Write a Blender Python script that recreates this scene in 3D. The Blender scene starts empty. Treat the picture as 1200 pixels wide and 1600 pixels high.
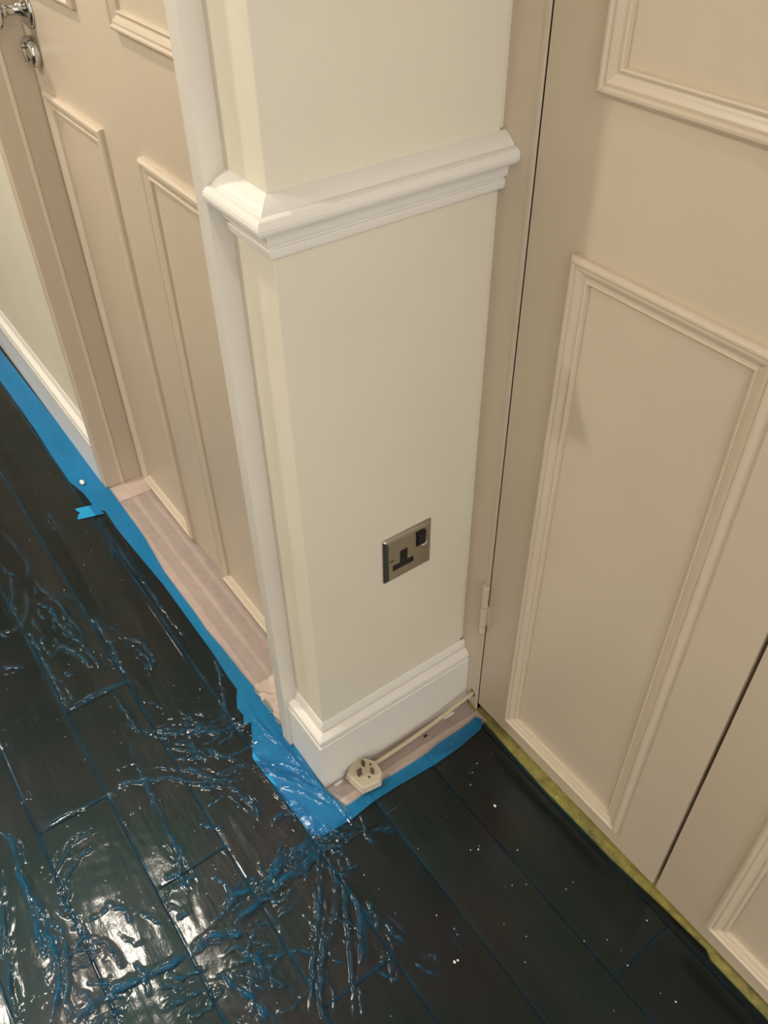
import bpy, bmesh, math, random
import numpy as np
from mathutils import Vector

# ---------------------------------------------------------------- camera, light, exposure
SC = bpy.context.scene
COL = SC.collection
W = 0.2915          # distance of the cupboard plane from the pier corner
D = 0.0729          # recess of the left door
CEIL = 2.42

cd = bpy.data.cameras.new('camera'); cam = bpy.data.objects.new('camera', cd); COL.objects.link(cam)
cam.location = (0.68835, -0.35841, 1.30436)
cam.rotation_euler = (math.radians(47.7822), math.radians(0.646), math.radians(54.2726))
cd.sensor_fit = 'HORIZONTAL'; cd.sensor_width = 36.0; cd.lens = 1316.99/1200*36
cd.clip_start = 0.02
SC.camera = cam

SC.view_settings.view_transform = 'Standard'; SC.view_settings.look = 'None'
SC.view_settings.gamma = 1.0; SC.view_settings.use_curve_mapping = False
SC.view_settings.exposure = 0.03

wd = bpy.data.worlds.new('world'); SC.world = wd; wd.use_nodes = True
bg = wd.node_tree.nodes['Background']; bg.inputs[0].default_value = (1.0, .95, .88, 1); bg.inputs[1].default_value = 1.45

def lamp(loc, power, size=.09, col=(1, .93, .83), spread=180, tgt=None):
    l = bpy.data.lights.new('downlight', 'AREA'); l.shape = 'DISK'; l.size = size; l.energy = power; l.color = col
    l.spread = math.radians(spread)
    o = bpy.data.objects.new('downlight', l); COL.objects.link(o); o.location = loc
    if tgt: o.rotation_euler = (Vector(tgt)-Vector(loc)).to_track_quat('-Z', 'Y').to_euler()
    return o
lamp((-1.05, -.54, CEIL-.02), 16)
lamp((1.75, -.35, CEIL-.02), 8)
lamp((-.75, -1.6, CEIL-.02), 25)
lamp((-2.6, -1.3, CEIL-.02), 12)

# ---------------------------------------------------------------- helpers
def tag(o, label=None, cat=None, group=None, kind=None):
    if label: o['label'] = label
    if cat: o['category'] = cat
    if group: o['group'] = group
    if kind: o['kind'] = kind
    return o
def mesh_obj(name, verts, faces, mat, parent=None, smooth=False):
    me = bpy.data.meshes.new(name); me.from_pydata([tuple(v) for v in verts], [], faces); me.validate(); me.update()
    return link(name, me, mat, parent, smooth)
def link(name, me, mat, parent=None, smooth=False):
    o = bpy.data.objects.new(name, me); COL.objects.link(o)
    if mat: me.materials.append(mat)
    if smooth:
        for p in me.polygons: p.use_smooth = True
    if parent: o.parent = parent; o.matrix_parent_inverse = parent.matrix_world.inverted()
    return o
def bm_obj(name, bm, mat, parent=None, smooth=False):
    bmesh.ops.recalc_face_normals(bm, faces=bm.faces)
    me = bpy.data.meshes.new(name); bm.to_mesh(me); bm.free()
    return link(name, me, mat, parent, smooth)
def empty(name, loc):
    o = bpy.data.objects.new(name, None); COL.objects.link(o); o.location = loc; o.empty_display_size = .02
    bpy.context.view_layer.update(); return o
def box(bm, x0, x1, y0, y1, z0, z1, bev=0, seg=2):
    r = bmesh.ops.create_cube(bm, size=1); vs = r['verts']
    for v in vs:
        v.co = Vector(((x0+x1)/2+v.co.x*(x1-x0), (y0+y1)/2+v.co.y*(y1-y0), (z0+z1)/2+v.co.z*(z1-z0)))
    if bev:
        es = list({e for v in vs for e in v.link_edges})
        bmesh.ops.bevel(bm, geom=es, offset=bev, segments=seg, affect='EDGES', profile=.6)
def boxo(name, x0, x1, y0, y1, z0, z1, mat, parent=None, bev=0):
    bm = bmesh.new(); box(bm, x0, x1, y0, y1, z0, z1, bev); return bm_obj(name, bm, mat, parent)
def smooth_angle(o, deg=35):
    me = o.data
    for p in me.polygons: p.use_smooth = True
    bm = bmesh.new(); bm.from_mesh(me)
    for e in bm.edges:
        if len(e.link_faces) == 2 and e.calc_face_angle(0) > math.radians(deg): e.smooth = False
    bm.to_mesh(me); bm.free(); return o
def sweep(name, path, prof, mat, parent=None, closed=False, wob=0, seed=0):
    """path: list of functions u->(Vector at profile point (a,b)); prof: list (a,b)"""
    n = len(prof); V = []; F = []
    for st in path:
        for a, b in prof: V.append(st(a, b))
    m = len(path); k = m if closed else m-1
    for i in range(k):
        j = (i+1) % m
        for q in range(n-1): F.append((i*n+q, i*n+q+1, j*n+q+1, j*n+q))
    if not closed:
        F.append(tuple(range(n))); F.append(tuple((m-1)*n+q for q in reversed(range(n))))
    bm = bmesh.new(); vs = [bm.verts.new(v) for v in V]
    for f in F: bm.faces.new([vs[i] for i in f])
    o = bm_obj(name, bm, mat, parent); return smooth_angle(o, 20)

# ---------------------------------------------------------------- materials
def mat(name):
    m = bpy.data.materials.new(name); m.use_nodes = True
    nt = m.node_tree; return m, nt, nt.nodes['Principled BSDF']
def N(nt, t, **k):
    n = nt.nodes.new(t)
    for a, b in k.items(): setattr(n, a, b)
    return n
def noise(nt, scale, detail=3, rough=.5, coord=None, stretch=None):
    tc = N(nt, 'ShaderNodeTexCoord'); mp = N(nt, 'ShaderNodeMapping')
    nt.links.new(tc.outputs['Object'], mp.inputs[0])
    if stretch: mp.inputs['Scale'].default_value = stretch
    n = N(nt, 'ShaderNodeTexNoise'); n.inputs['Scale'].default_value = scale
    n.inputs['Detail'].default_value = detail; n.inputs['Roughness'].default_value = rough
    nt.links.new(mp.outputs[0], n.inputs['Vector']); return n
def ramp(nt, src, stops):
    r = N(nt, 'ShaderNodeValToRGB'); e = r.color_ramp.elements
    while len(e) < len(stops): e.new(.5)
    for el, (p, c) in zip(e, stops): el.position = p; el.color = (*c, 1)
    nt.links.new(src, r.inputs[0]); return r
def bump(nt, b, src, strength, dist):
    bp = N(nt, 'ShaderNodeBump'); bp.inputs['Strength'].default_value = strength; bp.inputs['Distance'].default_value = dist
    nt.links.new(src, bp.inputs['Height']); nt.links.new(bp.outputs[0], b.inputs['Normal']); return bp
def paint(name, col, rough=.5, tex=.0006, scale=60, var=.04, stretch=None):
    m, nt, b = mat(name)
    n = noise(nt, 3.1, 4, .6)
    c0 = tuple(x*(1-var) for x in col); c1 = tuple(min(1, x*(1+var)) for x in col)
    r = ramp(nt, n.outputs[0], [(.3, c0), (.7, c1)])
    nt.links.new(r.outputs[0], b.inputs['Base Color'])
    b.inputs['Roughness'].default_value = rough
    n2 = noise(nt, scale, 4, .6, stretch=stretch)
    bump(nt, b, n2.outputs[0], .5, tex)
    return m
M_WALL = paint('cream_wall_paint', (.74, .695, .575), .55, .0006, 90)
M_TRIM = paint('white_gloss_paint', (.80, .772, .72), .30, .0004, 45, .03)
M_DOOR = paint('beige_satin_paint', (.625, .530, .412), .33, .0003, 50, .03)
M_FRAME = paint('beige_frame_paint', (.62, .525, .410), .38, .0004, 45, .03)
M_CASING = paint('off_white_casing_paint', (.73, .685, .62), .36, .0005, 40, .03)
M_CEIL = paint('white_ceiling_paint', (.90, .88, .84), .8)
def plain(name, col, rough=.4, metal=0, spec=None):
    m, nt, b = mat(name); b.inputs['Base Color'].default_value = (*col, 1)
    n = noise(nt, 40, 3); mr = N(nt, 'ShaderNodeMapRange'); mr.inputs['To Min'].default_value = rough*.85; mr.inputs['To Max'].default_value = min(1, rough*1.15)
    nt.links.new(n.outputs[0], mr.inputs[0]); nt.links.new(mr.outputs[0], b.inputs['Roughness'])
    b.inputs['Metallic'].default_value = metal; return m
M_CHROME = plain('polished_chrome', (.60, .59, .58), .10, 1)
M_NICKEL = plain('brushed_nickel', (.47, .455, .405), .24, 1)
M_BLACK = plain('black_plastic', (.006, .0055, .005), .6)
M_DARK = plain('dark_void', (.012, .009, .007), .8)
M_PLUG = plain('cream_plastic', (.60, .53, .40), .38)
M_CABLE = plain('cream_flex', (.60, .52, .36), .5)
M_BRASS = plain('tarnished_brass', (.10, .065, .035), .45, 0)
M_CRUMB = plain('plaster_crumb', (.85, .83, .78), .8)
M_GREY = plain('grey_shell', (.66, .63, .57), .5)

def wood_mat():
    m, nt, b = mat('dark_floorboards')
    at = N(nt, 'ShaderNodeAttribute', attribute_name='plank')
    n = noise(nt, 7, 6, .62, stretch=(.35, 4, 1))
    add = N(nt, 'ShaderNodeMath', operation='ADD'); nt.links.new(n.outputs[0], add.inputs[0])
    mu = N(nt, 'ShaderNodeMath', operation='MULTIPLY'); mu.inputs[1].default_value = .35
    nt.links.new(at.outputs['Fac'], mu.inputs[0]); nt.links.new(mu.outputs[0], add.inputs[1])
    r = ramp(nt, add.outputs[0], [(.25, (.005, .0035, .0025)), (.6, (.013, .009, .0065)), (.95, (.032, .023, .017))])
    nt.links.new(r.outputs[0], b.inputs['Base Color']); b.inputs['Roughness'].default_value = .36; b.inputs['Specular IOR Level'].default_value = .35
    g = noise(nt, 30, 6, .6, stretch=(.3, 3, 1)); bump(nt, b, g.outputs[0], .6, .0012); return m
M_WOOD = wood_mat()

def paper_mat(name, light, dark, see, rough=.75, streak=1.0):
    m, nt, b = mat(name)
    n = noise(nt, 55, 5, .65); n2 = noise(nt, 9, 4, .6, stretch=(.5, 2, 1))
    mx = N(nt, 'ShaderNodeMath', operation='ADD'); nt.links.new(n.outputs[0], mx.inputs[0]); nt.links.new(n2.outputs[0], mx.inputs[1])
    hf = N(nt, 'ShaderNodeMath', operation='MULTIPLY'); hf.inputs[1].default_value = .5; nt.links.new(mx.outputs[0], hf.inputs[0])
    r = ramp(nt, hf.outputs[0], [(.38, dark), (.62, light)])
    nt.links.new(r.outputs[0], b.inputs['Base Color']); b.inputs['Roughness'].default_value = rough
    b.inputs['Alpha'].default_value = 1-see
    bump(nt, b, n.outputs[0], .4, .0006); return m
M_PAPER = paper_mat('pink_masking_paper', (.84, .68, .61), (.72, .57, .51), .36)
M_PAPER2 = paper_mat('dusty_masking_paper', (.80, .67, .60), (.66, .54, .49), .62)
M_YELLOW = paper_mat('yellow_masking_tape', (.46, .40, .10), (.15, .14, .055), .0)
M_BLUE = paper_mat('blue_masking_tape', (.003, .36, .72), (.003, .30, .63), .0, .5)

def film_mat():
    m = bpy.data.materials.new('blue_protective_film'); m.use_nodes = True; nt = m.node_tree; nt.nodes.clear()
    out = N(nt, 'ShaderNodeOutputMaterial')
    at = N(nt, 'ShaderNodeAttribute', attribute_name='fold')
    tr = N(nt, 'ShaderNodeBsdfTransparent')
    tc = N(nt, 'ShaderNodeMix', data_type='RGBA'); vn = noise(nt, 4.5, 2, .5); vr = ramp(nt, vn.outputs[0], [(.38, (.58, .80, .80)), (.62, (.78, .82, .86))]); nt.links.new(vr.outputs[0], tc.inputs[6]); tc.inputs[7].default_value = (.06, .36, .60, 1)
    nt.links.new(at.outputs['Fac'], tc.inputs[0]); nt.links.new(tc.outputs[2], tr.inputs[0])
    df = N(nt, 'ShaderNodeBsdfDiffuse'); df.inputs[0].default_value = (.006, .21, .42, 1)
    m1 = N(nt, 'ShaderNodeMixShader'); fm = N(nt, 'ShaderNodeMath', operation='MULTIPLY_ADD'); fm.inputs[1].default_value = .42; fm.inputs[2].default_value = .010
    nt.links.new(at.outputs['Fac'], fm.inputs[0]); nt.links.new(fm.outputs[0], m1.inputs[0])
    nt.links.new(tr.outputs[0], m1.inputs[1]); nt.links.new(df.outputs[0], m1.inputs[2])
    gl = N(nt, 'ShaderNodeBsdfGlossy'); gl.inputs['Color'].default_value = (1, .97, .92, 1)
    rn = noise(nt, 9, 4, .6); rr = N(nt, 'ShaderNodeMapRange'); rr.inputs['To Min'].default_value = .06; rr.inputs['To Max'].default_value = .22
    nt.links.new(rn.outputs[0], rr.inputs[0]); nt.links.new(rr.outputs[0], gl.inputs['Roughness'])
    fr = N(nt, 'ShaderNodeFresnel'); fr.inputs[0].default_value = 1.345
    n1 = noise(nt, 120, 4, .7); n2 = noise(nt, 26, 3, .6, stretch=(.5, 1.6, 1))
    b1 = N(nt, 'ShaderNodeBump'); b1.inputs['Strength'].default_value = .25; b1.inputs['Distance'].default_value = .0006
    b2 = N(nt, 'ShaderNodeBump'); b2.inputs['Strength'].default_value = .28; b2.inputs['Distance'].default_value = .0015
    nt.links.new(n1.outputs[0], b1.inputs['Height']); nt.links.new(n2.outputs[0], b2.inputs['Height']); nt.links.new(b1.outputs[0], b2.inputs['Normal'])
    nt.links.new(b2.outputs[0], gl.inputs['Normal']); nt.links.new(b2.outputs[0], fr.inputs['Normal'])
    m2 = N(nt, 'ShaderNodeMixShader'); nt.links.new(fr.outputs[0], m2.inputs[0]); nt.links.new(m1.outputs[0], m2.inputs[1]); nt.links.new(gl.outputs[0], m2.inputs[2])
    nt.links.new(m2.outputs[0], out.inputs[0]); return m
M_FILM = film_mat()
up_left = [(-1.7376, -0.0273), (-1.3383, -0.0205), (-1.2118, -0.016), (-0.9263, -0.0111), (-0.7345, -0.0127), (-0.6094, -0.0224), (-0.474, -0.0211), (-0.4082, -0.0225), (-0.3474, -0.0186), (-0.268, -0.0166), (-0.1833, -0.0109), (-0.1063, -0.0159), (-0.0361, -0.0193), (0.0196, -0.0209), (0.0816, -0.0104)]
lo_left = [(-1.5722, -0.0779), (-1.2833, -0.0754), (-1.1528, -0.0788), (-1.02, -0.0784), (-0.9619, -0.067), (-0.8901, -0.0651), (-0.8704, -0.0496), (-0.7942, -0.0515), (-0.7018, -0.0467), (-0.5715, -0.0399), (-0.4476, -0.0397), (-0.3507, -0.0392), (-0.2868, -0.0422), (-0.2466, -0.042)]
patch = [(-0.2466, -0.042), (-0.2333, -0.0505), (-0.2101, -0.0617), (-0.1897, -0.0595), (-0.1717, -0.0694), (-0.1683, -0.0555), (-0.1441, -0.0676), (-0.1161, -0.082), (-0.1027, -0.0894), (-0.0431, -0.0867), (0.0248, -0.0845), (0.0773, -0.08), (0.0889, -0.0678), (0.0927, -0.0103)]
up_front = [(0.0684, -0.0092), (0.0689, 0.011), (0.0659, 0.0446), (0.069, 0.129), (0.0689, 0.1628), (0.0654, 0.1884), (0.0659, 0.2199), (0.065, 0.2592), (0.0615, 0.2772), (0.0725, 0.283)]
lo_front = [(0.0927, -0.0103), (0.0881, 0.0355), (0.0895, 0.0809), (0.0945, 0.1597), (0.0933, 0.2179), (0.0867, 0.2708)]
cup = [(0.0635, 0.2846), (0.2376, 0.2801), (0.3851, 0.2817), (0.4896, 0.2905), (0.5636, 0.2987), (0.577, 0.2874), (0.6739, 0.2858)]
tab = [(-0.9185, -0.1036), (-0.8985, -0.0988), (-0.8788, -0.1124), (-0.8704, -0.0496), (-0.9051, -0.0592)]
CREASES = [
 [(-0.2757,-0.2196),(-0.2378,-0.1903),(-0.2125,-0.1523),(-0.1843,-0.1093),(-0.1656,-0.061)],
 [(-0.2233,-0.2093),(-0.1944,-0.186),(-0.1748,-0.1646),(-0.1432,-0.1618)],
 [(-0.1706,-0.148),(-0.1368,-0.134),(-0.1137,-0.115)],
 [(-0.1888,-0.237),(-0.1581,-0.2033),(-0.1346,-0.1783),(-0.0955,-0.1556),(-0.0783,-0.1217)],
 [(-0.194,-0.3079),(-0.1778,-0.2714),(-0.1576,-0.2274),(-0.1229,-0.1962),(-0.0929,-0.1752),(-0.0977,-0.1483)],
 [(-0.1912,-0.4331),(-0.194,-0.3945),(-0.1855,-0.3537),(-0.1855,-0.3143),(-0.1882,-0.2959)],
 [(-0.263,-0.2526),(-0.1904,-0.26),(-0.133,-0.2622),(-0.0733,-0.2666),(-0.006,-0.2648),(0.03,-0.263),(0.0585,-0.2701)],
 [(-0.0789,-0.146),(-0.0443,-0.1403),(-0.0165,-0.1315),(0.008,-0.138)],
 [(-0.1021,-0.1337),(-0.0928,-0.0949),(-0.0625,-0.0742),(-0.0035,-0.0395),(0.0362,-0.02),(0.0806,-0.0078),(0.1068,-0.0192)],
 [(0.0219,-0.117),(0.0246,-0.0943),(0.0409,-0.0671)],
 [(0.0898,-0.0794),(0.0853,-0.1127),(0.0808,-0.1456),(0.1028,-0.1757),(0.0969,-0.2007),(0.0881,-0.2294),(0.0938,-0.2544)],
 [(0.1019,-0.0809),(0.109,-0.1154),(0.1117,-0.1464),(0.1143,-0.1767),(0.1224,-0.215),(0.1274,-0.2559)],
 [(0.1245,-0.3176),(0.1222,-0.2904),(0.1356,-0.2602),(0.1496,-0.241)],
 [(0.1119,-0.492),(0.105,-0.4569),(0.1106,-0.421),(0.119,-0.3807),(0.1241,-0.348),(0.1245,-0.3176)],
 [(0.1813,-0.2949),(0.207,-0.288),(0.2313,-0.2757),(0.2583,-0.273),(0.2726,-0.2735)],
 [(0.1019,-0.0718),(0.1662,-0.1219),(0.2111,-0.1562),(0.2483,-0.1879),(0.3058,-0.2277)],
 [(0.1331,-0.0648),(0.1879,-0.0921),(0.2377,-0.1197),(0.2892,-0.146),(0.3432,-0.1761)],
 [(0.1198,-0.0742),(0.1642,-0.0912),(0.2032,-0.1198),(0.2347,-0.1544)],
 [(0.173,-0.0792),(0.2167,-0.0851),(0.2502,-0.1023),(0.2862,-0.1283)],
 [(0.2118,-0.1397),(0.2468,-0.1678),(0.28,-0.1945),(0.3193,-0.209)],
 [(-0.2286,-0.4892),(-0.1999,-0.4774),(-0.1465,-0.4843),(-0.0866,-0.4864),(-0.021,-0.4915),(0.0152,-0.4945)],
 [(-0.1599,-0.5027),(-0.0967,-0.5248),(-0.0338,-0.5395),(0.0222,-0.5502),(0.0694,-0.554)],
 [(-0.1026,-0.4836),(-0.0623,-0.4773),(-0.0112,-0.478),(0.0291,-0.4827),(0.0624,-0.4947),(0.0825,-0.5088),(0.0968,-0.5162)],
 [(-0.025,-0.4658),(0.0101,-0.4639),(0.054,-0.4776),(0.093,-0.4942),(0.1099,-0.4981)],
 [(-0.0759,-0.536),(-0.0031,-0.5491),(0.0454,-0.553),(0.0681,-0.5558)],
 [(0.0216,-0.429),(0.0441,-0.4132),(0.0672,-0.4078),(0.0872,-0.4063)],
 [(-0.0968,-0.4503),(-0.1365,-0.3995),(-0.1373,-0.345)],
 [(-0.0764,-0.4474),(-0.1099,-0.3989),(-0.1152,-0.3702)],
 [(0.1592,-0.2885),(0.1572,-0.2612),(0.1855,-0.2448),(0.2164,-0.2464),(0.2534,-0.2312)],
 [(0.1389,-0.3749),(0.1608,-0.3554)],
 [(0.1747,-0.3816),(0.1771,-0.3434),(0.183,-0.3212)],
 [(0.2022,-0.3606),(0.2078,-0.3289),(0.1926,-0.3008)],
 [(0.1424,-0.1874),(0.1373,-0.1617),(0.1291,-0.1395)],
 [(0.1443,-0.2326),(0.156,-0.2008),(0.158,-0.1741),(0.1461,-0.1412)],
 [(0.1818,-0.2796),(0.2018,-0.2592),(0.2265,-0.247),(0.2462,-0.2269)],
 [(0.0589,-0.2361),(0.091,-0.2254),(0.1051,-0.2549),(0.1064,-0.277)],
 [(-0.9512,-0.268),(-0.8923,-0.2577),(-0.8275,-0.2538),(-0.797,-0.2533),(-0.7496,-0.2759)],
 [(-0.8026,-0.293),(-0.7565,-0.3008),(-0.7125,-0.3164),(-0.6708,-0.3182)],
 [(-0.76,-0.2588),(-0.7073,-0.2492),(-0.6481,-0.2362),(-0.5986,-0.2341),(-0.5548,-0.2238)],
 [(-0.6595,-0.2591),(-0.6038,-0.2555),(-0.5581,-0.249),(-0.5176,-0.2348),(-0.4817,-0.2324),(-0.434,-0.2319)],
 [(-0.6457,-0.3615),(-0.6368,-0.3356),(-0.6504,-0.3118),(-0.6744,-0.294),(-0.7404,-0.2789)],
 [(-0.6359,-0.3133),(-0.5738,-0.3114),(-0.5107,-0.311),(-0.4414,-0.3107),(-0.3892,-0.3114)],
 [(-0.5611,-0.2805),(-0.5078,-0.2548),(-0.4521,-0.2375)],
 [(-0.5458,-0.1905),(-0.5149,-0.1694),(-0.4823,-0.1594),(-0.4615,-0.1447),(-0.4061,-0.1358)],
 [(-0.4503,-0.1564),(-0.4153,-0.1483),(-0.3795,-0.1511)],
 [(-0.6016,-0.2094),(-0.5636,-0.1936),(-0.532,-0.1927),(-0.4858,-0.1914),(-0.4448,-0.1951),(-0.3979,-0.1953)],
 [(-0.391,-0.3138),(-0.3955,-0.2723),(-0.3914,-0.23),(-0.3891,-0.199),(-0.3716,-0.1968)],
 [(-0.9447,-0.1596),(-0.9038,-0.159),(-0.8617,-0.1554)],
 [(-0.8604,-0.0729),(-0.8107,-0.0775),(-0.7633,-0.0741),(-0.7037,-0.1022)],
 [(-0.7935,-0.0541),(-0.7424,-0.0715),(-0.6587,-0.0735),(-0.5652,-0.071),(-0.4889,-0.0703),(-0.4034,-0.0655)],
 [(-0.5505,-0.3846),(-0.5453,-0.3647),(-0.5381,-0.3485)],
 [(-0.3845,-0.2328),(-0.3401,-0.2324),(-0.2954,-0.2296),(-0.2462,-0.2296)],
 [(-0.2595,-0.2144),(-0.2453,-0.1837),(-0.2167,-0.1502),(-0.1836,-0.1161),(-0.1776,-0.074),(-0.1641,-0.0585)],
 [(-0.2159,-0.1881),(-0.1869,-0.1648),(-0.1669,-0.1592),(-0.1404,-0.1601)],
 [(-0.161,-0.1403),(-0.1335,-0.1295),(-0.1117,-0.1129)],
 [(-0.1736,-0.1898),(-0.1528,-0.1876),(-0.1258,-0.1766),(-0.0896,-0.1526)],
 [(-0.1849,-0.2858),(-0.1649,-0.2507),(-0.1557,-0.2254),(-0.1218,-0.1967),(-0.0988,-0.16),(-0.0832,-0.1437),(-0.081,-0.1203)],
 [(-0.1058,-0.1441),(-0.1032,-0.1144),(-0.0868,-0.092),(-0.0625,-0.0742),(-0.0199,-0.0518),(0.0218,-0.0299)],
 [(-0.0832,-0.1437),(-0.0552,-0.1405),(-0.0272,-0.1316),(0.0079,-0.1362)],
 [(-0.1038,-0.0888),(-0.0732,-0.068),(-0.0409,-0.0551),(0.0057,-0.0421)],
 [(-0.1313,-0.0277),(-0.0785,-0.0326),(-0.0247,-0.0328),(0.0118,-0.0236)],
 [(-0.0472,-0.0893),(-0.0129,-0.0874),(0.01,-0.0855)],
 [(0.026,-0.1255),(0.0168,-0.105),(0.0269,-0.0864),(0.0354,-0.0699)],
 [(-0.3576,-0.0433),(-0.2966,-0.0507),(-0.2473,-0.0697),(-0.202,-0.0903),(-0.1878,-0.088),(-0.1656,-0.0576)],
 [(-0.4823,-0.1594),(-0.4578,-0.1396),(-0.4061,-0.1358)],
 [(-0.2726,-0.1518),(-0.2381,-0.1397),(-0.2091,-0.1285)],
 [(0.1244,0.0003),(0.1382,0.0192),(0.1497,0.0398)],
 [(0.0946,0.0018),(0.1324,-0.0117),(0.151,-0.0089)],
 [(0.2544,0.1513),(0.2779,0.1476),(0.2936,0.1471)],
 [(0.319,0.0158),(0.3289,0.0138),(0.3464,0.0147)],
 [(0.2515,-0.0653),(0.2717,-0.0651),(0.3001,-0.0567)],
 [(0.216,-0.0698),(0.2373,-0.0729)],
 [(0.191,-0.0795),(0.2167,-0.0851),(0.2413,-0.0991),(0.2796,-0.1226)],
 [(0.2872,-0.0822),(0.3129,-0.0951),(0.3378,-0.1076)],
 [(0.2898,-0.0898),(0.3044,-0.1032)],
 [(0.3282,-0.0369),(0.3515,-0.0345)]]
SPECKS = [(0.1444, 0.2011), (0.2621, 0.286), (0.2539, 0.1208), (0.2475, 0.1102), (0.2912, 0.1703), (0.3402, 0.1442), (0.3282, 0.1259), (0.3628, -0.0109), (0.3621, -0.0163), (0.2952, 0.0036), (0.3636, 0.0772), (0.3967, 0.0917), (0.1359, 0.2185), (0.2132, 0.1915), (0.081, 0.2076), (0.16, 0.1838), (0.1966, 0.0439), (0.1808, -0.0496), (0.3797, 0.2052), (0.3811, 0.1887), (0.4853, 0.2527), (0.4696, 0.1845), (-0.7319, -0.1534), (-0.6843, -0.2149), (-0.49, -0.2265), (-0.2918, -0.0491), (-0.2877, -0.0982), (-0.1283, -0.3042), (-0.0456, -0.3016), (-0.1206, -0.4573), (0.1721, -0.29), (0.2386, -0.1059), (0.0837, 0.0255), (0.486, 0.4028), (0.4195, 0.3201), (0.4511, 0.1559), (0.5114, 0.1822), (0.5834, 0.2004), (0.4218, 0.066)]

# ---------------------------------------------------------------- room shell
DX0, DX1 = -.9436, -.108          # door opening
# floorboards: one mesh, boards run along x, grooves between them
def make_floor():
    V = []; F = []; A = []
    pitch = .1193; y0 = .0365-18*pitch; rnd = random.Random(4)
    joints = {15: [-.387, .6], 14: [-.187, .9], 15: [-.387, .010], 16: [.302, -.8], 19: [.510, -.5], 18: [.75, -.2], 13: [.4, -.6], 17: [-1.2, .9]}
    k = 0
    for i in range(24):
        a = y0+i*pitch; b = a+pitch; g = .0007
        js = sorted([-4.0]+joints.get(i, [rnd.uniform(-2, -1), rnd.uniform(-.6, .6)])+[2.0])
        for x0, x1 in zip(js, js[1:]):
            sh = rnd.random(); c = .0018
            n0 = len(V)
            ys = [a+g, a+g+c, b-g-c, b-g]; zs = [-.003, -.0, -.0, -.003]
            for x, dz in ((x0+.0004, -.0022), (x0+.003, 0), (x1-.003, 0), (x1-.0004, -.0022)):
                for y, z in zip(ys, zs): V.append((x, y, min(z, dz)))
            for p in range(3):
                for q in range(3):
                    F.append((n0+p*4+q, n0+(p+1)*4+q, n0+(p+1)*4+q+1, n0+p*4+q+1)); A.append(sh)
    n0 = len(V); V += [(-4, -2.1, -.006), (2, -2.1, -.006), (2, .7, -.006), (-4, .7, -.006)]; F.append((n0, n0+1, n0+2, n0+3)); A.append(0)
    o = mesh_obj('floor', V, F, M_WOOD)
    at = o.data.attributes.new('plank', 'FLOAT', 'FACE'); at.data.foreach_set('value', A)
    return tag(o, 'dark wooden floorboards running along the hallway under blue film', 'floor', kind='structure')
make_floor()
def struct(name, x0, x1, y0, y1, z0, z1, m, label, cat, bev=0):
    return tag(boxo(name, x0, x1, y0, y1, z0, z1, m, None, bev), label, cat, kind='structure')
struct('ceiling', -4, 2, -2.15, .75, CEIL, CEIL+.05, M_CEIL, 'white ceiling above the hallway', 'ceiling')
# pier: left face y=0, socket face x=0, with a small quirk beside the cupboard frame
pv = [(-.0835, 0), (-.0015, 0), (-.0005, .0005), (0, .0015), (0, .2835), (-.004, .2845), (-.004, .32), (-.0835, .32)]
def prism(name, pts, z0, z1, m, parent=None):
    n = len(pts); V = [(x, y, z0) for x, y in pts]+[(x, y, z1) for x, y in pts]
    F = [tuple(reversed(range(n))), tuple(range(n, 2*n))]+[(i, (i+1) % n, n+(i+1) % n, n+i) for i in range(n)]
    return mesh_obj(name, V, F, m, parent)
tag(prism('wall_front', pv, 0, CEIL, M_WALL), 'cream painted wall pier with the power socket', 'wall', kind='structure')
struct('wall_left', -3.6, DX0-.0245, 0, .2, 0, CEIL, M_WALL, 'pale wall beyond the panelled door at the left edge', 'wall')
struct('wall_back', -4, 2, -2.15, -2.1, 0, CEIL, M_WALL, 'plain hallway wall opposite the door', 'wall')
struct('wall_end', -3.65, -3.6, -2.1, .2, 0, CEIL, M_WALL, 'plain wall at the far end of the hallway', 'wall')
struct('wall_cupboard', -.2, 1.9, .62, .66, 0, CEIL, M_DARK, 'dark back of the cupboard behind its doors', 'wall')

# skirting
SK = [(0, 0), (.0185, 0), (.0180, .1145), (.0190, .1165), (.0178, .1186), (.0135, .1194), (.0135, .1202), (.0162, .1208), (.0177, .1235), (.0178, .1265),
      (.0165, .1305), (.0125, .1345), (.0070, .1374), (.0030, .1378), (.0026, .1388), (.0052, .1400), (.0050, .1445), (.0032, .1500), (.0010, .1545), (0, .1550)]
def corner_path(x_left, y_right, base=0.):
    return [lambda a, b: (x_left, -a, b), lambda a, b: (a, -a, b), lambda a, b: (a, y_right, b)]
o = sweep('baseboard_front', corner_path(-.083, W-.0005), SK, M_TRIM)
tag(o, 'white moulded skirting board wrapping the foot of the socket pier', 'skirting board', kind='structure')
o = sweep('baseboard_left', [lambda a, b: (-3.6, -a, b), lambda a, b: (DX0-.0245, -a, b)], SK, M_TRIM)
tag(o, 'white skirting board under the far left wall', 'skirting board', kind='structure')
# dado rail
DR = [(0, .9395), (.0035, .9398), (.0060, .9415), (.0072, .9445), (.0075, .9500), (.0066, .9512), (.0048, .9516), (.0048, .9540), (.0060, .9552), (.0095, .9562), (.0103, .9580), (.0115, .9680), (.0100, .9686), (.0100, .9702), (.0130, .9706),
      (.0180, .9710), (.0220, .9722), (.0250, .9745), (.0268, .9780), (.0272, .9815), (.0262, .9850), (.0240, .9880), (.0210, .9898), (.0190, .9902), (.0180, .9896), (.0170, .9902), (.0150, .9930), (.0110, .9965), (.0060, 1.0000), (0, 1.0025)]
o = sweep('trim_1', corner_path(-.083, W-.0005), DR, M_TRIM)
tag(o, 'white moulded dado rail wrapping round the pier corner', 'dado rail', kind='structure')

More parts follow.
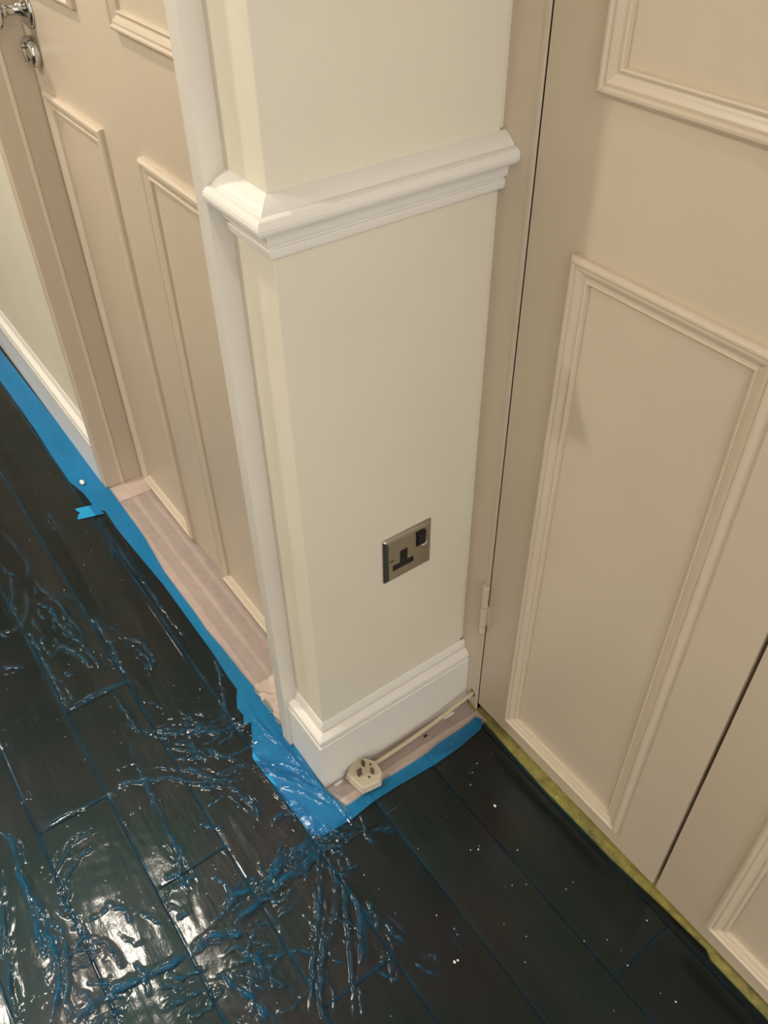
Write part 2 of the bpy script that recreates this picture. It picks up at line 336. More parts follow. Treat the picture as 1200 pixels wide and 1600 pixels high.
# door casings
def casing(name, x0, x1, y0, y1, label, m):
    bm = bmesh.new(); box(bm, x0, x1, y0, y1, 0, CEIL, .0025, 3); o = bm_obj(name, bm, m); smooth_angle(o); return tag(o, label, 'door casing', kind='structure')
casing('trim_2', DX1, -.083, -.0245, .12, 'white painted door casing between the panelled door and the pier', M_CASING)
# far lining: casing edge, lining face and door stop
bm = bmesh.new()
pts = [(DX0-.0245, 0), (DX0-.0245, -.0150), (DX0-.022, -.0175), (DX0-.0025, -.0175), (DX0, -.015), (DX0, .0205), (DX0+.0015, .0225), (DX0+.004, .024), (DX0+.0045, .0265), (DX0+.001, .030), (DX0+.001, .12), (DX0-.0245, .12)]
bm.free(); o = prism('trim_3', pts, 0, CEIL, M_FRAME); smooth_angle(o, 30)
tag(o, 'beige door lining and stop on the far side of the panelled door', 'door casing', kind='structure')

# panel mouldings: profile (u inward from outer edge, h proud of the face)
PM = [(0, -.001), (0, .0060), (.0012, .0078), (.0036, .0098), (.0062, .0102), (.0078, .0088), (.0086, .0072), (.0096, .0076), (.0116, .0080), (.0140, .0070), (.0168, .0048), (.0196, .0036),
      (.0212, .0036), (.0218, .0050), (.0236, .0056), (.0252, .0046), (.0258, .0020), (.0262, -.001)]
def moulding(name, x0, x1, z0, z1, y, mt, parent, k=1.0):
    pr = [(a*k, b) for a, b in PM]
    P = [lambda a, b: (x0+a, y-b, z0+a), lambda a, b: (x1-a, y-b, z0+a), lambda a, b: (x1-a, y-b, z1-a), lambda a, b: (x0+a, y-b, z1-a)]
    return sweep(name, P, pr, mt, parent, closed=True)

# left door
def slab(name, x0, x1, y0, z0, z1, m, th=.04, bev=.0018):
    bm = bmesh.new(); box(bm, x0, x1, y0, y0+th, z0, z1, bev, 2); o = bm_obj(name, bm, m); return smooth_angle(o)
d1 = slab('door_1', DX0+.0035, DX1-.002, D, .006, 2.03, M_DOOR)
tag(d1, 'beige panelled door with chrome knob recessed left of the pier', 'door', kind='structure')
for x0, x1 in ((-.905, -.649), (-.506, -.25)):
    moulding('panel_moulding', x0, x1, .018, .880, D, M_DOOR, d1)
    moulding('panel_moulding', x0, x1, 1.040, 1.90, D, M_DOOR, d1)
def lathe(bm, cx, cy, cz, prof, axis='-y', seg=40):
    """prof: (radius, distance along -y)"""
    rings = []
    for r, h in prof:
        rings.append([bm.verts.new((cx+r*math.cos(2*math.pi*i/seg), cy-h, cz+r*math.sin(2*math.pi*i/seg))) for i in range(seg)] if r > 1e-6 else [bm.verts.new((cx, cy-h, cz))])
    for A, B in zip(rings, rings[1:]):
        for i in range(seg):
            j = (i+1) % seg
            if len(A) == 1 and len(B) == 1: continue
            if len(A) == 1: bm.faces.new((A[0], B[i], B[j]))
            elif len(B) == 1: bm.faces.new((A[i], B[0], A[j]))
            else: bm.faces.new((A[i], B[i], B[j], A[j]))
KX = -.892
bm = bmesh.new()
lathe(bm, KX, D, 1.004, [(0, -.001), (.0300, -.001), (.0305, .002), (.0295, .0050), (.0265, .0070), (.0250, .0062), (.0215, .0080), (.0160, .0100), (.0120, .0125), (.0105, .0160), (.0085, .0190),
    (.0078, .0260), (.0080, .0330), (.0105, .0360), (.0110, .0380), (.0100, .0395), (.0140, .0415), (.0215, .0450), (.0255, .0500), (.0262, .0550), (.0240, .0610), (.0180, .0655), (.0100, .0675), (0, .0680)])
kn = bm_obj('door_knob', bm, M_CHROME, d1, True); kn['label'] = 'polished chrome knob on a round rose'
bm = bmesh.new()
lathe(bm, -.903, D, .9395, [(0, -.001), (.0235, -.001), (.0242, .003), (.0240, .0120), (.0225, .0150), (.0200, .0156), (.0185, .0142), (.0150, .0150), (.0080, .0178), (0, .0185)])
es = bm_obj('keyhole_cover', bm, M_CHROME, d1, True); es['label'] = 'domed chrome keyhole escutcheon'
bm = bmesh.new(); box(bm, -.9060, -.9000, D-.0215, D-.0150, .926, .950, .0015, 2); lathe(bm, -.903, D-.016, .950, [(0, 0), (.005, 0), (.005, .0045), (.004, .006), (0, .0062)], seg=20)
sw = bm_obj('swing_flap', bm, M_NICKEL, es, True)

# cupboard frame with a real cable hole
S = .051
bm = bmesh.new(); box(bm, -.02, S-.0018, W, W+.06, 0, CEIL, .001, 1)
fr = bm_obj('trim_4', bm, M_FRAME)
cut = bmesh.new(); bmesh.ops.create_cone(cut, cap_ends=True, segments=28, radius1=.0104, radius2=.0104, depth=.2)
for v in cut.verts: v.co = Vector((v.co.x*.80+.0340, v.co.z+W+.03, v.co.y*.95+.0345))
co = bm_obj('cutter', cut, None)
md = fr.modifiers.new('hole', 'BOOLEAN'); md.object = co; md.operation = 'DIFFERENCE'; md.solver = 'EXACT'
bpy.context.view_layer.update()
me = bpy.data.meshes.new_from_object(fr.evaluated_get(bpy.context.evaluated_depsgraph_get())); fr.modifiers.clear(); fr.data = me
bpy.data.objects.remove(co)
bm = bmesh.new(); bm.from_mesh(me); box(bm, S-.0085, S-.0018, W-.0012, W+.01, 0.0, CEIL, .0006, 1); bm.to_mesh(me); bm.free()
tag(fr, 'beige cupboard frame upright with a cable hole at its foot', 'cupboard frame', kind='structure')

# cupboard doors
C2 = .457
def cup_door(name, x0, x1, label, pans):
    d = slab(name, x0, x1, W, .0225, 2.0, M_DOOR, .022, .0022)
    tag(d, label, 'cupboard door', kind='structure')
    for a, b in pans:
        moulding('panel_moulding', a, b, .0655, .9095, W, M_DOOR, d)
        moulding('panel_moulding', a, b, 1.0665, 1.92, W, M_DOOR, d)
    return d
d2 = cup_door('door_2', S, C2, 'beige panelled cupboard door hinged beside the socket pier', [(.123, .3795)])
d3 = cup_door('door_3', C2+.0050, .93, 'second beige cupboard door cut off by the right edge', [(.5480, .8200)])
# hinge
bm = bmesh.new()
hx, hy = S-.0045, W-.0045
def cyl(bm, x, y, z0, z1, r, seg=20, r1=None):
    rr = bmesh.ops.create_cone(bm, cap_ends=True, segments=seg, radius1=r, radius2=r1 if r1 is not None else r, depth=z1-z0)
    for v in rr['verts']: v.co += Vector((x, y, (z0+z1)/2))
for a, b in ((.2235, .2390), (.2402, .2845), (.2857, .3290)): cyl(bm, hx, hy, a, b, .0060)
for a in (.2388, .2843): cyl(bm, hx, hy, a, a+.0016, .0050)
cyl(bm, hx, hy, .3290, .3345, .0066, r1=.0050); cyl(bm, hx, hy, .2185, .2235, .0040, r1=.0060)
for a, b in ((.2410, .2845),): box(bm, hx, S+.006, W-.0010, W+.002, a, b)
hg = bm_obj('hinge', bm, M_FRAME, d2); smooth_angle(hg, 40); hg['label'] = 'butt hinge painted over in beige'

# paint patches: fresh undercoat on the frame round the dado end and near the floor
# ---------------------------------------------------------------- tapes on the floor
def strip(name, pts, z, m, label, cat, group=None, th=.0004, wav=.0, seed=0):
    """thin tape outline (counter-clockwise), given real thickness"""
    n = len(pts)
    V = [(x, y, z) for x, y in pts]+[(x, y, z-th) for x, y in pts]
    F = [tuple(range(n)), tuple(reversed(range(n, 2*n)))]+[(i, n+i, n+(i+1) % n, (i+1) % n) for i in range(n)]
    bm = bmesh.new(); vs = [bm.verts.new(v) for v in V]
    for f in F: bm.faces.new([vs[i] for i in f])
    bmesh.ops.triangulate(bm, faces=[f for f in bm.faces if len(f.verts) > 4])
    o = bm_obj(name, bm, m); return tag(o, label, cat, group)
def rag(x0, x1, y0, y1, seed, amp=.0012, n=24):
    r = random.Random(seed)
    a = [(x0+(x1-x0)*i/n, y0+r.uniform(-amp, amp)) for i in range(n+1)]
    b = [(x1+(x0-x1)*i/n, y1+r.uniform(-amp, amp)) for i in range(n+1)]
    return a+b
def ragy(x0, x1, y0, y1, seed, amp=.0012, n=14): return [(y, x) for x, y in reversed(rag(y0, y1, x0, x1, seed, amp, n))]
LAB = 'pinkish paper masking tape on the door threshold, '
strip('masking_tape', rag(-.90, -.085, -.036, -.0045, 1), .0008, M_PAPER, LAB+'outer strip against the blue tape', 'tape')
strip('masking_tape', rag(-.92, -.085, -.015, .0285, 2), .0013, M_PAPER2, LAB+'middle strip', 'tape')
strip('masking_tape', rag(-.93, -.085, .0190, .0620, 3), .0018, M_PAPER2, LAB+'strip nearest the middle of the jamb', 'tape')
strip('masking_tape', rag(-.93, -.085, .0530, .0950, 4), .0023, M_PAPER2, LAB+'innermost strip running under the door', 'tape')
strip('masking_tape', ragy(-.943, -.880, -.020, .078, 5), .0028, M_PAPER, 'short pink masking tape piece across the far end of the threshold', 'tape')
# crumpled end piece by the near casing
def crumple(name, x0, x1, y0, y1, seed, m, label, amp=.011, nx=44, ny=30, z0=.004, mask=None):
    rnd = random.Random(seed)
    folds = [(rnd.uniform(x0, x1), rnd.uniform(y0, y1), rnd.uniform(0, 3.14), rnd.uniform(.3, 1)) for _ in range(9)]
    V = []; F = []
    for j in range(ny+1):
        for i in range(nx+1):
            x = x0+(x1-x0)*i/nx; y = y0+(y1-y0)*j/ny; z = 0
            for fx, fy, a, s in folds:
                dd = (x-fx)*math.cos(a)+(y-fy)*math.sin(a); z += s*max(0, 1-abs(dd)/.009)
            V.append((x+.001*math.sin(j*.9), y+.0012*math.sin(i*.7), z0+amp*min(z, 1.6)*.5))
    for j in range(ny):
        for i in range(nx): k = j*(nx+1)+i; F.append((k, k+1, k+nx+2, k+nx+1))
    o = mesh_obj(name, V, F, m); md = o.modifiers.new('thickness', 'SOLIDIFY'); md.thickness = .0003
    return tag(o, label, 'tape')
crumple('masking_tape', -.235, -.112, -.018, .045, 3, M_PAPER, 'crumpled pink masking tape end bunched up against the near door casing', z0=.0032)
FL = 'pinkish masking tape in front of the socket pier skirting, '
strip('masking_tape', ragy(.0186, .0570, -.020, .2895, 6), .0008, M_PAPER2, FL+'dusty strip along the skirting', 'tape')
strip('masking_tape', ragy(.0520, .0800, -.020, .2900, 7), .0013, M_PAPER, FL+'paler strip beside the blue tape', 'tape')
# yellow tape under the cupboard doors
strip('yellow_tape', [(.030, .2850), (.24, .2785), (.385, .2800), (.4896, .2880), (.5636, .2915), (.576, .2850), (.93, .2850), (.93, .325), (.030, .325)], .0012, M_YELLOW, 'yellow masking tape along the foot of the cupboard frame and doors', 'tape')

# blue tape below the film edge
def offs(pts, dx, dy): return [(x+dx, y+dy) for x, y in pts]
left_outline = [p for p in lo_left]+patch[1:]+[up_left[-1]]+[(x, y) for x, y in reversed(up_left[:-1])]
strip('blue_tape', [(-3.5, -.078)]+lo_left+patch[1:]+[(.0816, -.0104)]+list(reversed(up_left[:-1]))+[(-3.5, -.024)], .0034, M_BLUE,
      'long blue tape along the hallway wall and door threshold, widening round the pier corner', 'tape')
strip('blue_tape', list(lo_front)+[up_front[-1]]+list(reversed(up_front[:-1])), .0038, M_BLUE,
      'short blue tape edge of the film in front of the socket pier', 'tape')
strip('blue_tape', [(-.9185, -.1036), (-.910, -.1035), (-.8985, -.0988), (-.893, -.106), (-.8788, -.1124), (-.862, -.055), (-.9051, -.0592)], .0042, M_BLUE,
      'torn blue tape tab sticking out over the film near the far door jamb', 'tape')

# ---------------------------------------------------------------- protective film: a height field with creases
PLEATS = [[(0.0843,-0.012),(0.0312,-0.0227),(-0.0351,-0.0323),(-0.1001,-0.0361),(-0.1655,-0.0471),(-0.1912,-0.0592)],
 [(0.0843,-0.012),(0.0099,-0.0219),(-0.0662,-0.0328),(-0.1367,-0.0305),(-0.1922,-0.0254)],
 [(0.0769,-0.0146),(-0.0144,-0.0451),(-0.0762,-0.0846),(-0.0936,-0.1125)],
 [(0.0712,-0.0108),(-0.0182,-0.0299),(-0.0653,-0.0528),(-0.0914,-0.0886)],
 [(0.0249,-0.0314),(-0.0355,-0.0577),(-0.0674,-0.0871),(-0.0678,-0.1081)],
 [(0.0259,-0.0883),(-0.0246,-0.0893),(-0.0549,-0.0905),(-0.0754,-0.0876)],
 [(-0.2339,-0.0466),(-0.1904,-0.0464),(-0.1411,-0.0477),(-0.0926,-0.0366)],
 [(0.0616,-0.0298),(0.0122,-0.0488),(-0.0284,-0.0745)],
 [(0.0819,-0.0604),(0.0415,-0.067),(-0.0036,-0.0705)]]
def make_film():
    rs = np.random.RandomState(7)
    xs = np.concatenate([np.arange(-3.5, -1.4, .02), np.arange(-1.4, -.7, .0028), np.arange(-.7, .72, .0014), np.arange(.72, 1.3, .01)])
    ys = np.concatenate([np.arange(-1.28, -.64, .01), np.arange(-.64, .3025, .0014)])
    X, Y = np.meshgrid(xs, ys); nx, ny = len(xs), len(ys)
    Z = np.full(X.shape, .0016); FO = np.zeros(X.shape)
    # board profile: film sags at the joints and crowns over each board
    pitch = .1193; t = ((Y-.0365)/pitch) % 1.0; dd = np.minimum(t, 1-t)*pitch
    wav = .5+.5*np.sin(X*7+np.floor((Y-.0365)/pitch)*2.1)*np.sin(X*2.3+1)
    Z += .0018*np.sin(np.pi*t)**1.0*(.6+.8*wav)
    Z += -.0003*np.exp(-(dd/.0020)**2)
    right = 1/(1+np.exp(-(X*.8+Y*1.0-.20)/.04))            # the sheet lies tighter by the cupboard
    FO += .62*np.exp(-(dd/.0022)**2)*(.55+.45*np.sin(X*23+Y*3)**2)*(1-.72*right)*(.6+.4*np.sin(X*61+Y*9)**2)
    for jx, ja, jb in ((-.387, -.313, -.200), (-.187, -.433, -.318), (.010, -.313, -.200), (.302, -.195, -.09), (.510, .155, .275)):
        w = np.exp(-((X-jx)/.0025)**2)*(Y > ja)*(Y < jb); Z -= .0003*w; FO += .35*w*(1-.6*right)
    def low(n, amp, lx, ly):
        out = np.zeros(X.shape)
        for _ in range(n):
            a = rs.uniform(0, 2*np.pi); f = rs.uniform(.5, 1.5)
            out += np.sin(f*(np.cos(a)*X/lx+np.sin(a)*Y/ly)*2*np.pi+rs.uniform(0, 6.28))
        return amp*out/np.sqrt(n)
    Z += low(10, .00030, .10, .05)*(1-.5*right)+low(14, .00006, .03, .018)*(1-.6*right)
    def ridge(pts, h, w, fold, jit=.0014):
        P = [pts[0]]
        for a, b in zip(pts, pts[1:]):
            L = math.hypot(b[0]-a[0], b[1]-a[1]); n = max(1, int(L/.007))
            for i in range(1, n+1):
                e = 0 if i == n else 1
                P.append((a[0]+(b[0]-a[0])*i/n+e*rs.normal(0, jit), a[1]+(b[1]-a[1])*i/n+e*rs.normal(0, jit)))
        m = len(P)-1; best = {}
        x0 = min(p[0] for p in P)-.02; x1 = max(p[0] for p in P)+.02; y0 = min(p[1] for p in P)-.02; y1 = max(p[1] for p in P)+.02
        i0, i1 = np.searchsorted(xs, [x0, x1]); j0, j1 = np.searchsorted(ys, [y0, y1])
        if i1 <= i0 or j1 <= j0: return
        sx = X[j0:j1, i0:i1]; sy = Y[j0:j1, i0:i1]
        dm = np.full(sx.shape, 1.); hm = np.zeros(sx.shape); sg = np.zeros(sx.shape)
        for k, (a, b) in enumerate(zip(P, P[1:])):
            vx, vy = b[0]-a[0], b[1]-a[1]; L2 = vx*vx+vy*vy+1e-12
            u = np.clip(((sx-a[0])*vx+(sy-a[1])*vy)/L2, 0, 1)
            ex = sx-a[0]-u*vx; ey = sy-a[1]-u*vy; d = np.sqrt(ex*ex+ey*ey)
            s = (k+u)/m; taper = np.minimum(1, np.minimum(s, 1-s)*5)**.7*(.65+.35*np.sin(s*17+h*9e3))
            bt = d < dm; dm[bt] = d[bt]; hm[bt] = taper[bt]; sg[bt] = np.sign(vx*ey-vy*ex)[bt]
        g = np.exp(-(dm/w)**1.5)*hm; side = np.exp(-((dm-w*2.2)/(w*1.1))**2)*hm*(sg > 0)
        Z[j0:j1, i0:i1] += h*g+.45*h*side
        FO[j0:j1, i0:i1] = np.maximum(FO[j0:j1, i0:i1], fold*np.exp(-(dm/(w*1.5))**2)*hm)
    for k, c in enumerate(CREASES):
        L = sum(math.hypot(b[0]-a[0], b[1]-a[1]) for a, b in zip(c, c[1:]))
        cx = sum(p[0] for p in c)/len(c); cy = sum(p[1] for p in c)/len(c)
        rt = 1/(1+math.exp(-(cx*.8+cy-.20)/.04))
        h = (.0018+.0022*rs.rand())*(1-.6*rt); w = .0012+.0009*rs.rand()
        fold = (.35+.5*rs.rand())*(1-.6*rt)
        if k in (13, 14, 10, 11, 12, 20, 22): h = .0042; w = .0030; fold = 1.0
        ridge(c, h, w, fold)
        for q in range(2):                                     # finer companions
            dx, dy = rs.normal(0, .007, 2); n0 = rs.randint(0, max(1, len(c)-2)+1)
            seg = [(p[0]+dx, p[1]+dy) for p in c[n0:n0+3]]
            if len(seg) > 1: ridge(seg, h*.55, .0013, fold*.5)
    # scrunched clusters where the sheet bunches up
    for cx, cy, sx, sy, ang, sp, n in ((.098, -.115, .012, .035, 1.75, .35, 44), (.105, -.19, .020, .035, 1.9, .6, 40), (.19, -.262, .035, .022, .9, .9, 34), (.24, -.13, .05, .05, .15, .15, 26), (-.02, -.47, .07, .035, .25, .2, 40), (.11, -.45, .06, .03, 1.35, .3, 16),
                                   (-.16, -.16, .07, .030, 1.4, .4, 34), (-.26, -.22, .06, .04, 1.3, .6, 16), (-.62, -.28, .12, .035, .15, .25, 44), (.10, -.075, .018, .018, .2, .8, 34), (.02, -.34, .05, .05, .9, .6, 22)):
        for _ in range(int(n*.6)):
            px_, py_ = rs.normal(cx, sx), rs.normal(cy, sy); a = rs.normal(ang, sp); L = rs.uniform(.010, .034); k2 = rs.normal(0, .5)
            ridge([(px_, py_), (px_+L*math.cos(a), py_+L*math.sin(a)), (px_+L*(math.cos(a)+math.cos(a+k2)), py_+L*(math.sin(a)+math.sin(a+k2)))],
                  rs.uniform(.0008, .0026), rs.uniform(.0009, .0018), rs.uniform(.25, .9), .0012)
    for c in PLEATS: ridge(c, .0026, .0013, .22, .0004); ridge([(x-.004, y-.004) for x, y in c], .0014, .0010, .12, .0004)
    # short random crinkles, denser where the sheet is slack
    for _ in range(110):
        cx = rs.uniform(-.6, .45); cy = rs.uniform(-.60, 0.0)
        if cx*.8+cy > .12: continue
        a = rs.normal(2.2, .5) if cx > .05 else rs.normal(.4, .9); L = rs.uniform(.008, .035)
        pts = [(cx, cy), (cx+L*math.cos(a), cy+L*math.sin(a)), (cx+L*1.6*math.cos(a+.4), cy+L*1.6*math.sin(a+.4))]
        ridge(pts, rs.uniform(.0003, .0011), .0012, rs.uniform(.05, .3))
    for _ in range(260):                                       # little trapped air blisters
        cx = rs.uniform(-.8, .55); cy = rs.uniform(-.58, .2)
        if cx*.8+cy > .25 and rs.rand() < .75: continue
        r = rs.uniform(.0014, .0034); i0, i1 = np.searchsorted(xs, [cx-.01, cx+.01]); j0, j1 = np.searchsorted(ys, [cy-.01, cy+.01])
        d2 = (X[j0:j1, i0:i1]-cx)**2+(Y[j0:j1, i0:i1]-cy)**2; Z[j0:j1, i0:i1] += .0008*np.exp(-d2/r**2)
    # taut sheet over the blue tape at the pier corner: long pleats fanning from the corner
    poly = [(-3.5, -1.28), (1.3, -1.28), (1.3, .286)]+[(.6739, .2858), (.577, .2860), (.5636, .2925), (.4896, .2890), (.3851, .2817), (.2376, .2801), (.0725, .2838)]
    poly += list(reversed(up_front[:-1]))+list(reversed(up_left[:-1]))+[(-3.5, -.024)]
    P = np.array(poly); inside = np.zeros(X.shape, bool); dm = np.full(X.shape, 9.); NX = np.zeros(X.shape); NY = np.zeros(X.shape)
    band = (Y > -.09)
    inside[~band] = True
    Xb, Yb = X[band], Y[band]; ib = np.zeros(Xb.shape, bool); db = np.full(Xb.shape, 9.); nxb = np.zeros(Xb.shape); nyb = np.zeros(Xb.shape)
    for a, b in zip(P, np.roll(P, -1, 0)):
        c = ((a[1] > Yb) != (b[1] > Yb)) & (Xb < (b[0]-a[0])*(Yb-a[1])/(b[1]-a[1]+1e-15)+a[0]); ib ^= c
        v = b-a; u = np.clip(((Xb-a[0])*v[0]+(Yb-a[1])*v[1])/(v@v), 0, 1); px = a[0]+u*v[0]; py = a[1]+u*v[1]
        d = np.hypot(Xb-px, Yb-py); t2 = d < db; db[t2] = d[t2]; nxb[t2] = px[t2]; nyb[t2] = py[t2]
    inside[band] = ib; dm[band] = db; NX[band] = nxb; NY[band] = nyb
    Z = np.maximum(Z, .0004)
    lift = np.clip(1-dm/.06, 0, 1); Z = Z*(1)+.0042*np.clip(1-np.maximum(dm-.045, 0)/.03, 0, 1)*(dm < 9)*((X < .12))+.0003
    # keep the film over the tapes at the front strip too
    Z += .0030*np.clip(1-np.maximum(X-.095, 0)/.02, 0, 1)*(Y > -.02)*(X < .2)*(Y < .28)*(X > .05)*.3
    idx = np.arange(nx*ny).reshape(ny, nx)
    q = np.stack([idx[:-1, :-1], idx[:-1, 1:], idx[1:, 1:], idx[1:, :-1]], -1).reshape(-1, 4)
    fi = inside.ravel(); keep = fi[q].any(1); q = q[keep]
    ox = ~fi; xf = X.ravel().copy(); yf = Y.ravel().copy(); xf[ox] = NX.ravel()[ox]; yf[ox] = NY.ravel()[ox]
    used = np.unique(q); mp = np.full(nx*ny, -1); mp[used] = np.arange(len(used)); q = mp[q]
    co = np.stack([xf[used], yf[used], Z.ravel()[used]], 1)
    me = bpy.data.meshes.new('protective_film'); me.vertices.add(len(co)); me.vertices.foreach_set('co', co.ravel().astype(np.float32))
    me.loops.add(q.size); me.loops.foreach_set('vertex_index', q.ravel().astype(np.int32))
    me.polygons.add(len(q)); me.polygons.foreach_set('loop_start', np.arange(0, q.size, 4, dtype=np.int32))
    me.polygons.foreach_set('use_smooth', np.ones(len(q), bool)); me.update(calc_edges=True)
    at = me.attributes.new('fold', 'FLOAT', 'POINT'); at.data.foreach_set('value', np.clip(FO.ravel()[used], 0, 1).astype(np.float32))
    me.materials.append(M_FILM); o = bpy.data.objects.new('protective_film', me); COL.objects.link(o)
    return tag(o, 'crinkled translucent blue protective film stuck over the dark floorboards', 'protective film')
film = make_film()

# ---------------------------------------------------------------- socket
sk = empty('power_socket', (0, .1646, .4014)); tag(sk, 'chrome single switched power socket with black inserts on the pier', 'socket')
Y0, Y1, Z0, Z1 = .1216, .2076, .4014, .4874
bm = bmesh.new()
def rrect(y0, y1, z0, z1, r, x, n=5):
    pts = []
    for cy, cz, a0 in ((y1-r, z1-r, 0), (y0+r, z1-r, 90), (y0+r, z0+r, 180), (y1-r, z0+r, 270)):
        for i in range(n+1):
            a = math.radians(a0+90*i/n); pts.append((x, cy+r*math.cos(a), cz+r*math.sin(a)))
    return pts
rings = [[bm.verts.new(p) for p in rrect(Y0+i, Y1-i, Z0+i, Z1-i, max(.003-i*.2, .001), x)] for x, i in ((-.001, 0), (.0012, 0), (.0030, .0012), (.0046, .0045), (.0052, .0075), (.0053, .0090))]
for A, B in zip(rings, rings[1:]):
    for i in range(len(A)): j = (i+1) % len(A); bm.faces.new((A[i], A[j], B[j], B[i]))
bm.faces.new(rings[-1]); pl = bm_obj('plate', bm, M_NICKEL, sk); smooth_angle(pl, 50)
pl['label'] = 'satin chrome plate'
def flat_poly(name, yz, x, th, m, parent):
    n = len(yz); V = [(x+th, y, z) for y, z in yz]+[(x, y, z) for y, z in yz]
    F = [tuple(range(n)), tuple(reversed(range(n, 2*n)))]+[(i, n+i, n+(i+1) % n, (i+1) % n) for i in range(n)]
    bm = bmesh.new(); vs = [bm.verts.new(v) for v in V]
    for f in F: bm.faces.new([vs[i] for i in f])
    return bm_obj(name, bm, m, parent)
tp = flat_poly('pin_openings', [(.1365, .4232), (.1735, .4232), (.1735, .4338), (.1626, .4338), (.1626, .4568), (.1494, .4568), (.1494, .4338), (.1365, .4338)], .0050, .0006, M_BLACK, sk)
flat_poly('earth_opening', [(.1538, .4420), (.1582, .4420), (.1582, .4505), (.1538, .4505)], .0055, .0004, M_DARK, tp)
for yy in (.1395, .1650): flat_poly('pin_opening', [(yy, .4262), (yy+.0060, .4262), (yy+.0060, .4305), (yy, .4305)], .0055, .0004, M_DARK, tp)
bm = bmesh.new(); box(bm, .0045, .0064, .1782, .1948, .4488, .4758, .0006, 2)
rk = bm_obj('rocker_surround', bm, M_BLACK, sk)
bm = bmesh.new(); box(bm, .0055, .0085, .1795, .1935, .4500, .4746, .0012, 2)
for v in bm.verts:
    if v.co.x > .007: v.co.x += (v.co.z-.462)*.12
bm_obj('rocker', bm, M_BLACK, rk)
bm = bmesh.new()
for k in range(9):
    a = math.pi*(.95+k/8*1.1); r = bmesh.ops.create_icosphere(bm, subdivisions=1, radius=.0011)
    for v in r['verts']: v.co += Vector((.0056, .1925+.0042*math.cos(a), .4492+.0036*math.sin(a)))
bm_obj('paint_speck', bm, M_TRIM, sk)['label'] = 'small smear of cream paint below the rocker'
def text(body, size, y, z, x, m, parent, name):
    c = bpy.data.curves.new('txt', 'FONT'); c.body = body; c.size = size; c.extrude = .00015
    t = bpy.data.objects.new('txt', c); COL.objects.link(t)
    t.rotation_euler = (math.pi/2, 0, math.pi/2); t.location = (x, y, z); bpy.context.view_layer.update()
    me = bpy.data.meshes.new_from_object(t.evaluated_get(bpy.context.evaluated_depsgraph_get())); me.transform(t.matrix_world)
    bpy.data.objects.remove(t); me.materials.clear(); return link(name, me, m, parent)
text('13A', .0052, .1302, .4430, .0055, M_BLACK, sk, 'rating_mark')

# ---------------------------------------------------------------- plug lying on its back, pins up
pg = empty('electrical_plug', (.045, .046, .0015)); tag(pg, 'cream three pin plug lying pins up on the floor by the skirting', 'plug')
OUT = [(.0170, .0580), (.0205, .0625), (.0370, .0735), (.0410, .0745), (.0600, .0720), (.0635, .0700), (.0720, .0605), (.0728, .0560), (.0685, .0300), (.0650, .0255), (.0320, .0205), (.0270, .0225), (.0195, .0320), (.0178, .0360)]
def catmull(P, n=4):
    o = []
    m = len(P)
    for i in range(m):
        p0, p1, p2, p3 = [Vector((*P[(i+k-1) % m], 0)) for k in range(4)]
        for q in range(n):
            t = q/n; o.append(.5*((2*p1)+(-p0+p2)*t+(2*p0-5*p1+4*p2-p3)*t*t+(-p0+3*p1-3*p2+p3)*t**3))
    return o
oc = catmull(OUT); cc = sum(oc, Vector())/len(oc)
def shell(name, levels, m, parent):
    bm = bmesh.new(); R_ = []
    for z, k in levels: R_.append([bm.verts.new((cc.x+(p.x-cc.x)*k, cc.y+(p.y-cc.y)*k, z)) for p in oc])
    for A, B in zip(R_, R_[1:]):
        for i in range(len(A)): j = (i+1) % len(A); bm.faces.new((A[i], A[j], B[j], B[i]))
    bm.faces.new(R_[-1]); bm.faces.new(list(reversed(R_[0]))); return smooth_angle(bm_obj(name, bm, m, parent), 50)
PZ = .0022
shell('back_cover', [(PZ, .90), (PZ+.0015, .98), (PZ+.004, 1.03), (PZ+.0085, 1.045), (PZ+.0100, 1.03), (PZ+.0106, .99)], M_PLUG, pg)
b = shell('body', [(PZ+.0100, .97), (PZ+.0108, .97), (PZ+.0112, 1.01), (PZ+.0170, 1.0), (PZ+.0195, .965), (PZ+.0208, .90), (PZ+.0204, .84), (PZ+.0205, .60)], M_PLUG, pg)
zt = PZ+.0203
def pin(name, x, y, lx, ly, h, rot):
    bm = bmesh.new(); box(bm, -lx/2, lx/2, -ly/2, ly/2, 0, h, .0007, 2)
    o = bm_obj(name, bm, M_BRASS, pg); o.parent = pg; o.matrix_parent_inverse.identity()
    o.location = Vector((x, y, zt))-pg.location; o.rotation_euler = (0, 0, rot); return o
pin('earth_pin', .0440, .0370, .0040, .0080, .0175, .10); pin('power_pin', .0325, .0520, .0062, .0040, .0140, .12); pin('power_pin', .0535, .0560, .0062, .0040, .0140, .12)
def disc(name, x, y, z, r, m, parent, h=.0008):
    bm = bmesh.new(); cyl(bm, x, y, z, z+h, r, 18); return bm_obj(name, bm, m, parent)
disc('screw', .0565, .0475, zt, .0022, M_BRASS, pg); disc('screw', .0385, .0630, zt, .0018, M_DARK, pg)
bm = bmesh.new(); box(bm, .0400, .0480, .0440, .0500, zt-.001, zt+.0007, .0005, 1); bm_obj('fuse_carrier', bm, M_PLUG, pg)
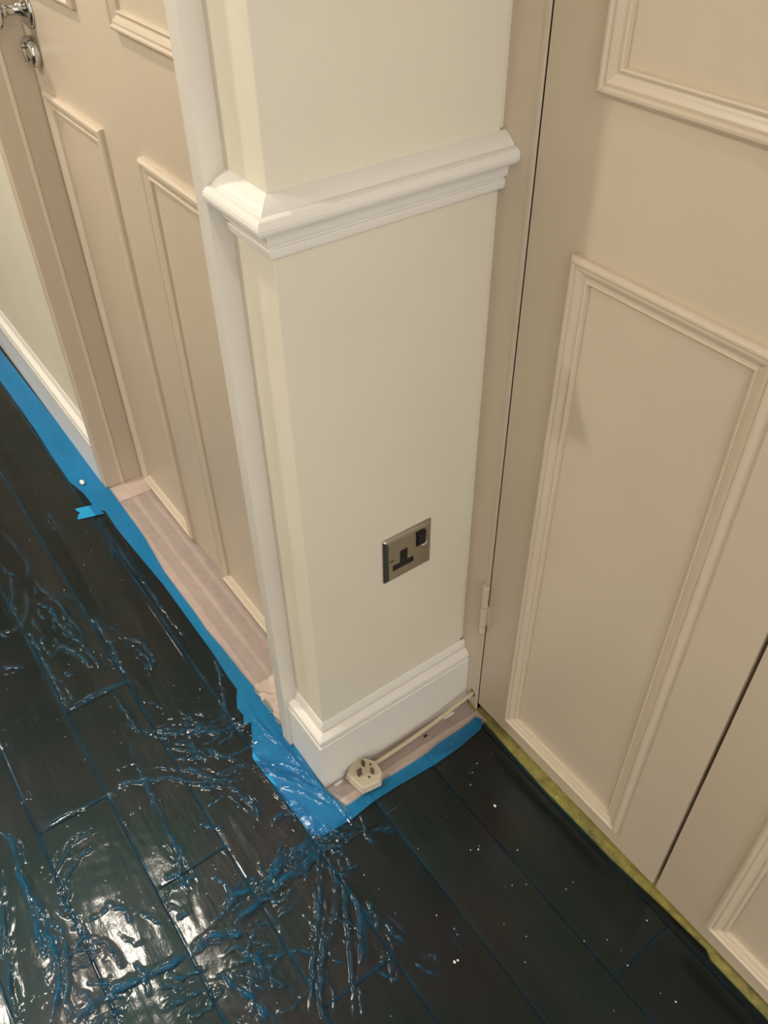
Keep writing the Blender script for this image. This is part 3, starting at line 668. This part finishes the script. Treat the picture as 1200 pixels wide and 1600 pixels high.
# flex from the plug through the hole
def tube(name, pts, r, m, parent, flat=1.0, seg=14):
    c = bpy.data.curves.new('c', 'CURVE'); c.dimensions = '3D'; c.bevel_depth = r; c.bevel_resolution = 5; c.use_fill_caps = True; c.resolution_u = 10
    s = c.splines.new('BEZIER'); s.bezier_points.add(len(pts)-1)
    for bp, p in zip(s.bezier_points, pts): bp.co = p; bp.handle_left_type = bp.handle_right_type = 'AUTO'
    t = bpy.data.objects.new('t', c); COL.objects.link(t); bpy.context.view_layer.update()
    me = bpy.data.meshes.new_from_object(t.evaluated_get(bpy.context.evaluated_depsgraph_get())); bpy.data.objects.remove(t)
    return link(name, me, m, parent, True)
cb = tube('cable', [(.036, .066, .0125), (.0345, .080, .0095), (.0335, .125, .0085), (.0328, .180, .0115), (.0322, .235, .0185), (.0318, .275, .0255), (.0320, .300, .0300), (.032, .335, .034)], .0038, M_CABLE, pg)

# ---------------------------------------------------------------- crumbs
def crumb(name, x, y, z, r, seed, m, label):
    rnd = random.Random(seed); bm = bmesh.new(); bmesh.ops.create_icosphere(bm, subdivisions=2, radius=1)
    for v in bm.verts:
        k = rnd.uniform(.8, 1.15); v.co = Vector((x+v.co.x*r[0]*k, y+v.co.y*r[1]*k, z+v.co.z*r[2]*k))
    return tag(bm_obj(name, bm, m, None, True), label, 'debris')
crumb('paint_flake', -.995, -.056, .0095, (.010, .006, .003), 1, M_CRUMB, 'white paint flake lying on the blue tape near the far door jamb')
for k, (x, y, rx, ry) in enumerate(((.0240, .006, .0035, .011), (.0300, .243, .0035, .014))):
    crumb('caulk_smear', x, y, .0010, (rx, ry, .0007), 20+k, M_TRIM, ('white caulk smear on the tape between the skirting corner and the plug', 'white caulk smear on the tape near the cable hole')[k])
crumb('wood_chip', .0395, .1810, .0030, (.0020, .0045, .0016), 2, M_DARK, 'tiny dark chip on the pink tape between plug and cupboard frame')
bm = bmesh.new(); rnd = random.Random(11)
for k, (x, y) in enumerate(SPECKS):
    r = rnd.uniform(.0007, .0013)*(2.0 if k in (2, 7, 8, 13) else 1)
    s = bmesh.ops.create_icosphere(bm, subdivisions=1, radius=r)
    for v in s['verts']: v.co = Vector((x+v.co.x*rnd.uniform(.8, 1.5), y+v.co.y, .0040+v.co.z*.7))
for k in range(150):
    x = rnd.uniform(-1.2, .6); y = rnd.uniform(-.55, .26)
    if y > -.03 and x < .1: continue
    s = bmesh.ops.create_icosphere(bm, subdivisions=1, radius=rnd.uniform(.0004, .0008))
    for v in s['verts']: v.co += Vector((x, y, .0040))
tag(bm_obj('plaster_dust', bm, M_CRUMB), 'fine white plaster specks scattered over the blue film', 'dust', kind='stuff')
